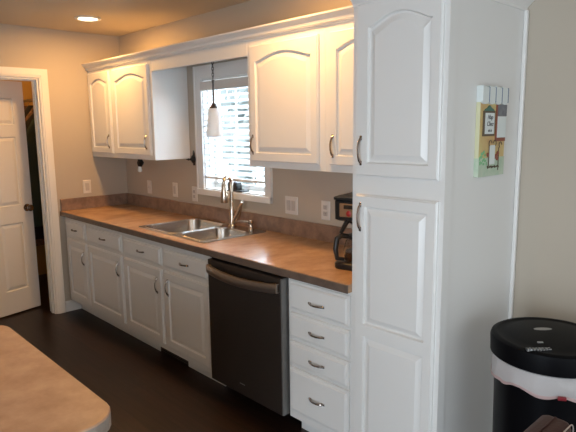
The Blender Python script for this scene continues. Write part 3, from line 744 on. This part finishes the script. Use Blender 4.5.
for x in (4.36, 4.78):
    for y in (-1.58, -1.19):
        b = BM(); loft(b, [[(x + sx * s, y + sy * s, z) for sx, sy in ((-1, -1), (1, -1), (1, 1), (-1, 1))] for s, z in ((.014, 0), (.021, .42))]); obj('leg', b, M['darkwood'], ch)

ch.location.x += OX; ch.location.y += OY

# ================================================================== WALL PLAQUE on the pantry side
pq = thing('wall_plaque', 'painted cafe scene plaque with scalloped awning on the pantry side', 'plaque', (PX1 + .002, -.25, 1.39))
QX = PX1 + .001; qt = .018
qy0, qy1, qz0, qz1 = -.402, -.185, 1.405, 1.742
QW = qy1 - qy0
def PB(bm, y0, y1, z0, z1, a, c2, mi=0): box(bm, QX + a, QX + c2, y0, y1, z0, z1, mi)
b = BM(); PB(b, qy0, qy1, qz0, qz1, 0, qt)
o_ = obj('board', b, [M['plside'], M['yellow']], pq)
for fc in o_.data.polygons: fc.material_index = 1 if fc.normal.x > .5 else 0
b = BM(); PB(b, qy0 - .001, qy1 + .001, qz0 - .001, qz0 + .075, -.0005, qt + .002)
obj('ground', b, M['plgreen'], pq, label='pale green base of the painted scene')
for k in range(4):
    b = BM(); y0 = qy0 - .0015 + QW * k / 4; y1 = qy0 + QW * (k + 1) / 4 - .0065; n = 10
    out = [(y0, 1.766), (y0, 1.706)] + [((y0 + y1) / 2 - (y1 - y0) / 2 * math.cos(PI * q / n), 1.706 - .012 * math.sin(PI * q / n)) for q in range(1, n)] + [(y1, 1.706), (y1, 1.760)]
    loft(b, [[(QX + (0 if k == 0 else .012), y, z) for y, z in out], [(QX + qt + .010, y, z) for y, z in out]]); obj('awning_stripe', b, M['plwhite'], pq)
    b = BM(); PB(b, y1 + .0005, y1 + .0055, 1.702, 1.762, .010, qt + .0105); obj('awning_gap', b, M['plblue'], pq)
b = BM(); PB(b, qy0 + .130, qy1 + .0005, 1.545, 1.695, qt, qt + .003); obj('shop_window', b, M['plbrown'], pq, label='brown framed painted shop window')
b = BM(); PB(b, qy0 + .142, qy1 + .001, 1.648, 1.695, qt + .003, qt + .005); obj('window_shade', b, M['plgrey'], pq)
b = BM(); PB(b, qy0 + .142, qy1 - .002, 1.560, 1.647, qt + .003, qt + .005); obj('window_glass', b, M['plwhite'], pq)
b = BM(); sy0, sy1 = qy0 + .022, qy0 + .115; PB(b, sy0, sy1, 1.568, 1.668, qt, qt + .006); sg = obj('sign', b, M['plframe'], pq)
b = BM(); ym = (sy0 + sy1) / 2
out = [(ym - .040, 1.668), (ym + .040, 1.668), (ym + .032, 1.675), (ym + .016, 1.680), (ym, 1.690), (ym - .016, 1.680), (ym - .032, 1.675)]
loft(b, [[(QX + qt + a, y, z) for y, z in out] for a in (0, .006)]); obj('finial', b, M['pldark'], sg)
b = BM(); PB(b, sy0 + .009, sy1 - .009, 1.576, 1.660, qt + .006, qt + .0075); obj('sign_face', b, M['plwhite'], sg)
def text_mesh(body, size, y, z, x, shear=.35):
    cu = bpy.data.curves.new('txt', 'FONT'); cu.body = body; cu.size = size; cu.align_x = 'CENTER'; cu.align_y = 'CENTER'; cu.extrude = .0004; cu.shear = shear
    to = bpy.data.objects.new('txt', cu); COL.objects.link(to)
    dg = bpy.context.evaluated_depsgraph_get(); me = bpy.data.meshes.new_from_object(to.evaluated_get(dg))
    bm = BM(); bm.from_mesh(me); bpy.data.objects.remove(to); bpy.data.curves.remove(cu); bpy.data.meshes.remove(me)
    xform(bm, Matrix.Translation((x, y, z)) @ Matrix.Rotation(PI / 2, 4, 'Z') @ Matrix.Rotation(PI / 2, 4, 'X'))
    return bm
for tx, sz, z in (('Nap', .026, 1.643), ('Chez', .026, 1.616), ('de la', .017, 1.590)):
    obj('lettering', text_mesh(tx, sz, ym, z, QX + qt + .0082), M['plink'], sg)
b = BM(); PB(b, qy0 + .084, qy0 + .126, 1.452, 1.530, qt, qt + .006); obj('menu_board', b, M['plwhite'], pq)
b = BM()
for (y, z, s) in ((qy0 + .084, 1.538, 1), (qy0 + .122, 1.538, -1), (qy0 + .172, 1.530, 1)):
    tube(b, [(QX + qt + .006, y + s * .012 * math.cos(a), z + .012 * math.sin(a)) for a in [PI * q / 6 for q in range(0, 9)]], .0018, 6)
tube(b, [(QX + qt + .005, qy0 + .076, 1.445), (QX + qt + .005, qy0 + .076, 1.53)], .0018, 6); tube(b, [(QX + qt + .005, qy0 + .160, 1.425), (QX + qt + .005, qy0 + .160, 1.52)], .0018, 6)
for q in range(7): tube(b, [(QX + qt + .006, qy0 + .066 + q * .015, 1.446 - .006 * (q % 2)), (QX + qt + .006, qy0 + .071 + q * .015, 1.437 + .006 * (q % 2))], .003, 6)
obj('ironwork', b, M['plframe'], pq)
for (y, z) in ((qy0 + .072, 1.492), (qy0 + .148, 1.486), (qy0 + .158, 1.496), (qy0 + .152, 1.474), (qy0 + .136, 1.482)):
    b = BM(); bmesh.ops.create_icosphere(b, subdivisions=1, radius=.010, matrix=Matrix.Translation((QX + qt + .003, y, z)) @ Matrix.Diagonal((.5, 1, 1, 1))); obj('flower', b, M['plbrown'], pq)
b = BM()
for q in range(26):
    y = qy0 + .004 + random.random() * .060; z = 1.452 + random.random() * .055
    bmesh.ops.create_icosphere(b, subdivisions=1, radius=.007, matrix=Matrix.Translation((QX + qt + .001, y, z)) @ Matrix.Diagonal((.4, 1, 1, 1)))
obj('foliage', b, M['plleaf'], pq)

# ================================================================== CEILING LIGHTS
lab = ['round recessed ceiling light glowing above the left wall cabinets', 'recessed ceiling light above the counter right of the window', 'recessed ceiling light over the aisle', 'recessed ceiling light over the far end of the island', 'recessed ceiling light over the dining side']
for i, (x, y) in enumerate(CANS):
    t = thing('ceiling_light', lab[i], 'light', (x, y, H - .012), 'recessed ceiling lights')
    b = BM(); lathe(b, [(.070, H - .0005), (.095, H - .0005), (.096, H - .006), (.090, H - .010), (.076, H - .011), (.070, H - .006), (.070, H - .0005)], x, y, 40, caps=False); obj('trim_ring', b, M['trim'], t, smooth=True)
    b = BM(); lathe(b, [(.002, H - .0045), (.069, H - .0045), (.069, H - .001), (.002, H - .001)], x, y, 32); obj('lens', b, M['lampglow'], t)
    l = area('ceiling_lamp', (x, y, H - .014), (0, 0, 0), .14, .14, CAN_POWER[i], WARM_CAN, 'DISK'); l.parent = t; l.location = (0, 0, -.002)

t = thing('ceiling_light', 'unseen lamp added to light the closet behind the open door', 'light', (-.8, -1.0, H - .08))  # added lamp, out of sight, to brighten the dark closet
b = BM(); lathe(b, [(.002, H - .080), (.05, H - .072), (.075, H - .045), (.080, H - .02)], -.8, -1.0, 28); obj('diffuser', b, M['shade'], t, smooth=True)
b = BM(); lathe(b, [(.086, H - .02), (.09, H - .012), (.09, H - .0005), (.02, H - .0005)], -.8, -1.0, 28); obj('base', b, M['trim'], t, smooth=True)
l = bpy.data.lights.new('closet_fill_lamp', 'POINT'); l.energy = 14; l.color = WARM_CAN; l.shadow_soft_size = .06; lo_ = bpy.data.objects.new('closet_fill_lamp', l); COL.objects.link(lo_); lo_.parent = t; lo_.location = (0, 0, -.09)
# ================================================================== CLOSET CLOTHES
t = thing('closet_rod', 'metal closet rod behind the open door', 'rod', (-.75, -.30, 1.90))
b = BM(); tube(b, [(-1.499, -.42, 1.92), (-.13, -.42, 1.92)], .015, 12); obj('rod', b, M['rod'], t, smooth=True)
def garment(x, wdt, ln, m, label, seed, y=-.42):
    t = thing('hanging_garment', label, 'clothing', (x, y, 1.90 - ln), 'clothes on the closet rod')
    b = BM(); loops = []
    for k in range(9):
        u = k / 8; z = 1.865 - u * ln
        hw = wdt * (.10 + .38 * min(1, u * 5) + .10 * u); th = .035 + .02 * min(1, u * 4)
        loops.append([(x + (th + .010 * noise.noise(Vector((q, k * .4, seed)))) * math.sin(a), y + (hw + .012 * noise.noise(Vector((q * 2, k * .5, seed + 5)))) * math.cos(a), z) for q, a in enumerate([2 * PI * j / 24 for j in range(24)])])
    loft(b, loops); obj('cloth', b, m, t, smooth=True)
    b = BM(); tube(b, [(x, y, 1.855), (x, y, 1.895)] + [(x, y + .02 * math.sin(a), 1.9165 + .0205 * -math.cos(a)) for a in [PI * j / 6 for j in range(1, 9)]], .0022, 6); obj('hanger', b, M['rod'], t)
garment(-.55, .58, 1.15, M['coatgreen'], 'dark green coat hanging in the closet nearest the doorway', 1)
garment(-.72, .60, 1.30, M['jacket'], 'black jacket hanging in the closet behind the door', 2)
garment(-.90, .56, 1.40, M['plaid'], 'brown patterned garment hanging in the closet', 3)
garment(-1.06, .60, 1.35, M['jacket'], 'black coat hanging deep in the closet', 4)
garment(-1.24, .60, 1.40, M['plaid'], 'brown patterned coat farthest from the doorway', 5)

# ================================================================== OUTDOORS beyond the window
b = BM(); box(b, -14, 14, 1.2, 30, -.9, -.8); o = struct('ground_outside', b, M['lawn'])
def tree(x, y, r, hgt, label):
    t = thing('garden_tree', label, 'tree', (x, y, -.8), 'trees outside the window')
    b = BM(); tube(b, [(x, y, -.8), (x + .05, y, hgt * .5), (x, y, hgt)], [.16, .12, .05], 10); obj('trunk', b, M['bark'], t)
    b = BM()
    for k in range(2600):
        a = random.random() * 2 * PI; cz = random.uniform(-1, 1); rr = r * random.random() ** .35
        c0 = Vector((x + rr * math.sqrt(1 - cz * cz) * math.cos(a), y + rr * math.sqrt(1 - cz * cz) * math.sin(a), hgt + rr * cz * .9))
        n_ = Vector((random.gauss(0, 1), random.gauss(0, 1), random.gauss(0, 1))).normalized(); u_ = n_.orthogonal().normalized(); v_ = n_.cross(u_); s = random.uniform(.10, .20)
        b.faces.new([b.verts.new(c0 + p_) for p_ in (u_ * s, v_ * s * .6, -u_ * s, -v_ * s * .6)])
    obj('crown', b, M['leaf'], t)
tree(-2.2, 4.6, 1.5, 1.5, 'pale leafy tree seen through the left part of the window')
tree(-7.2, 9.5, 2.6, 1.8, 'larger tree farther from the window')
tree(.75, 3.2, .9, 1.3, 'pale leafy tree seen through the right part of the window')
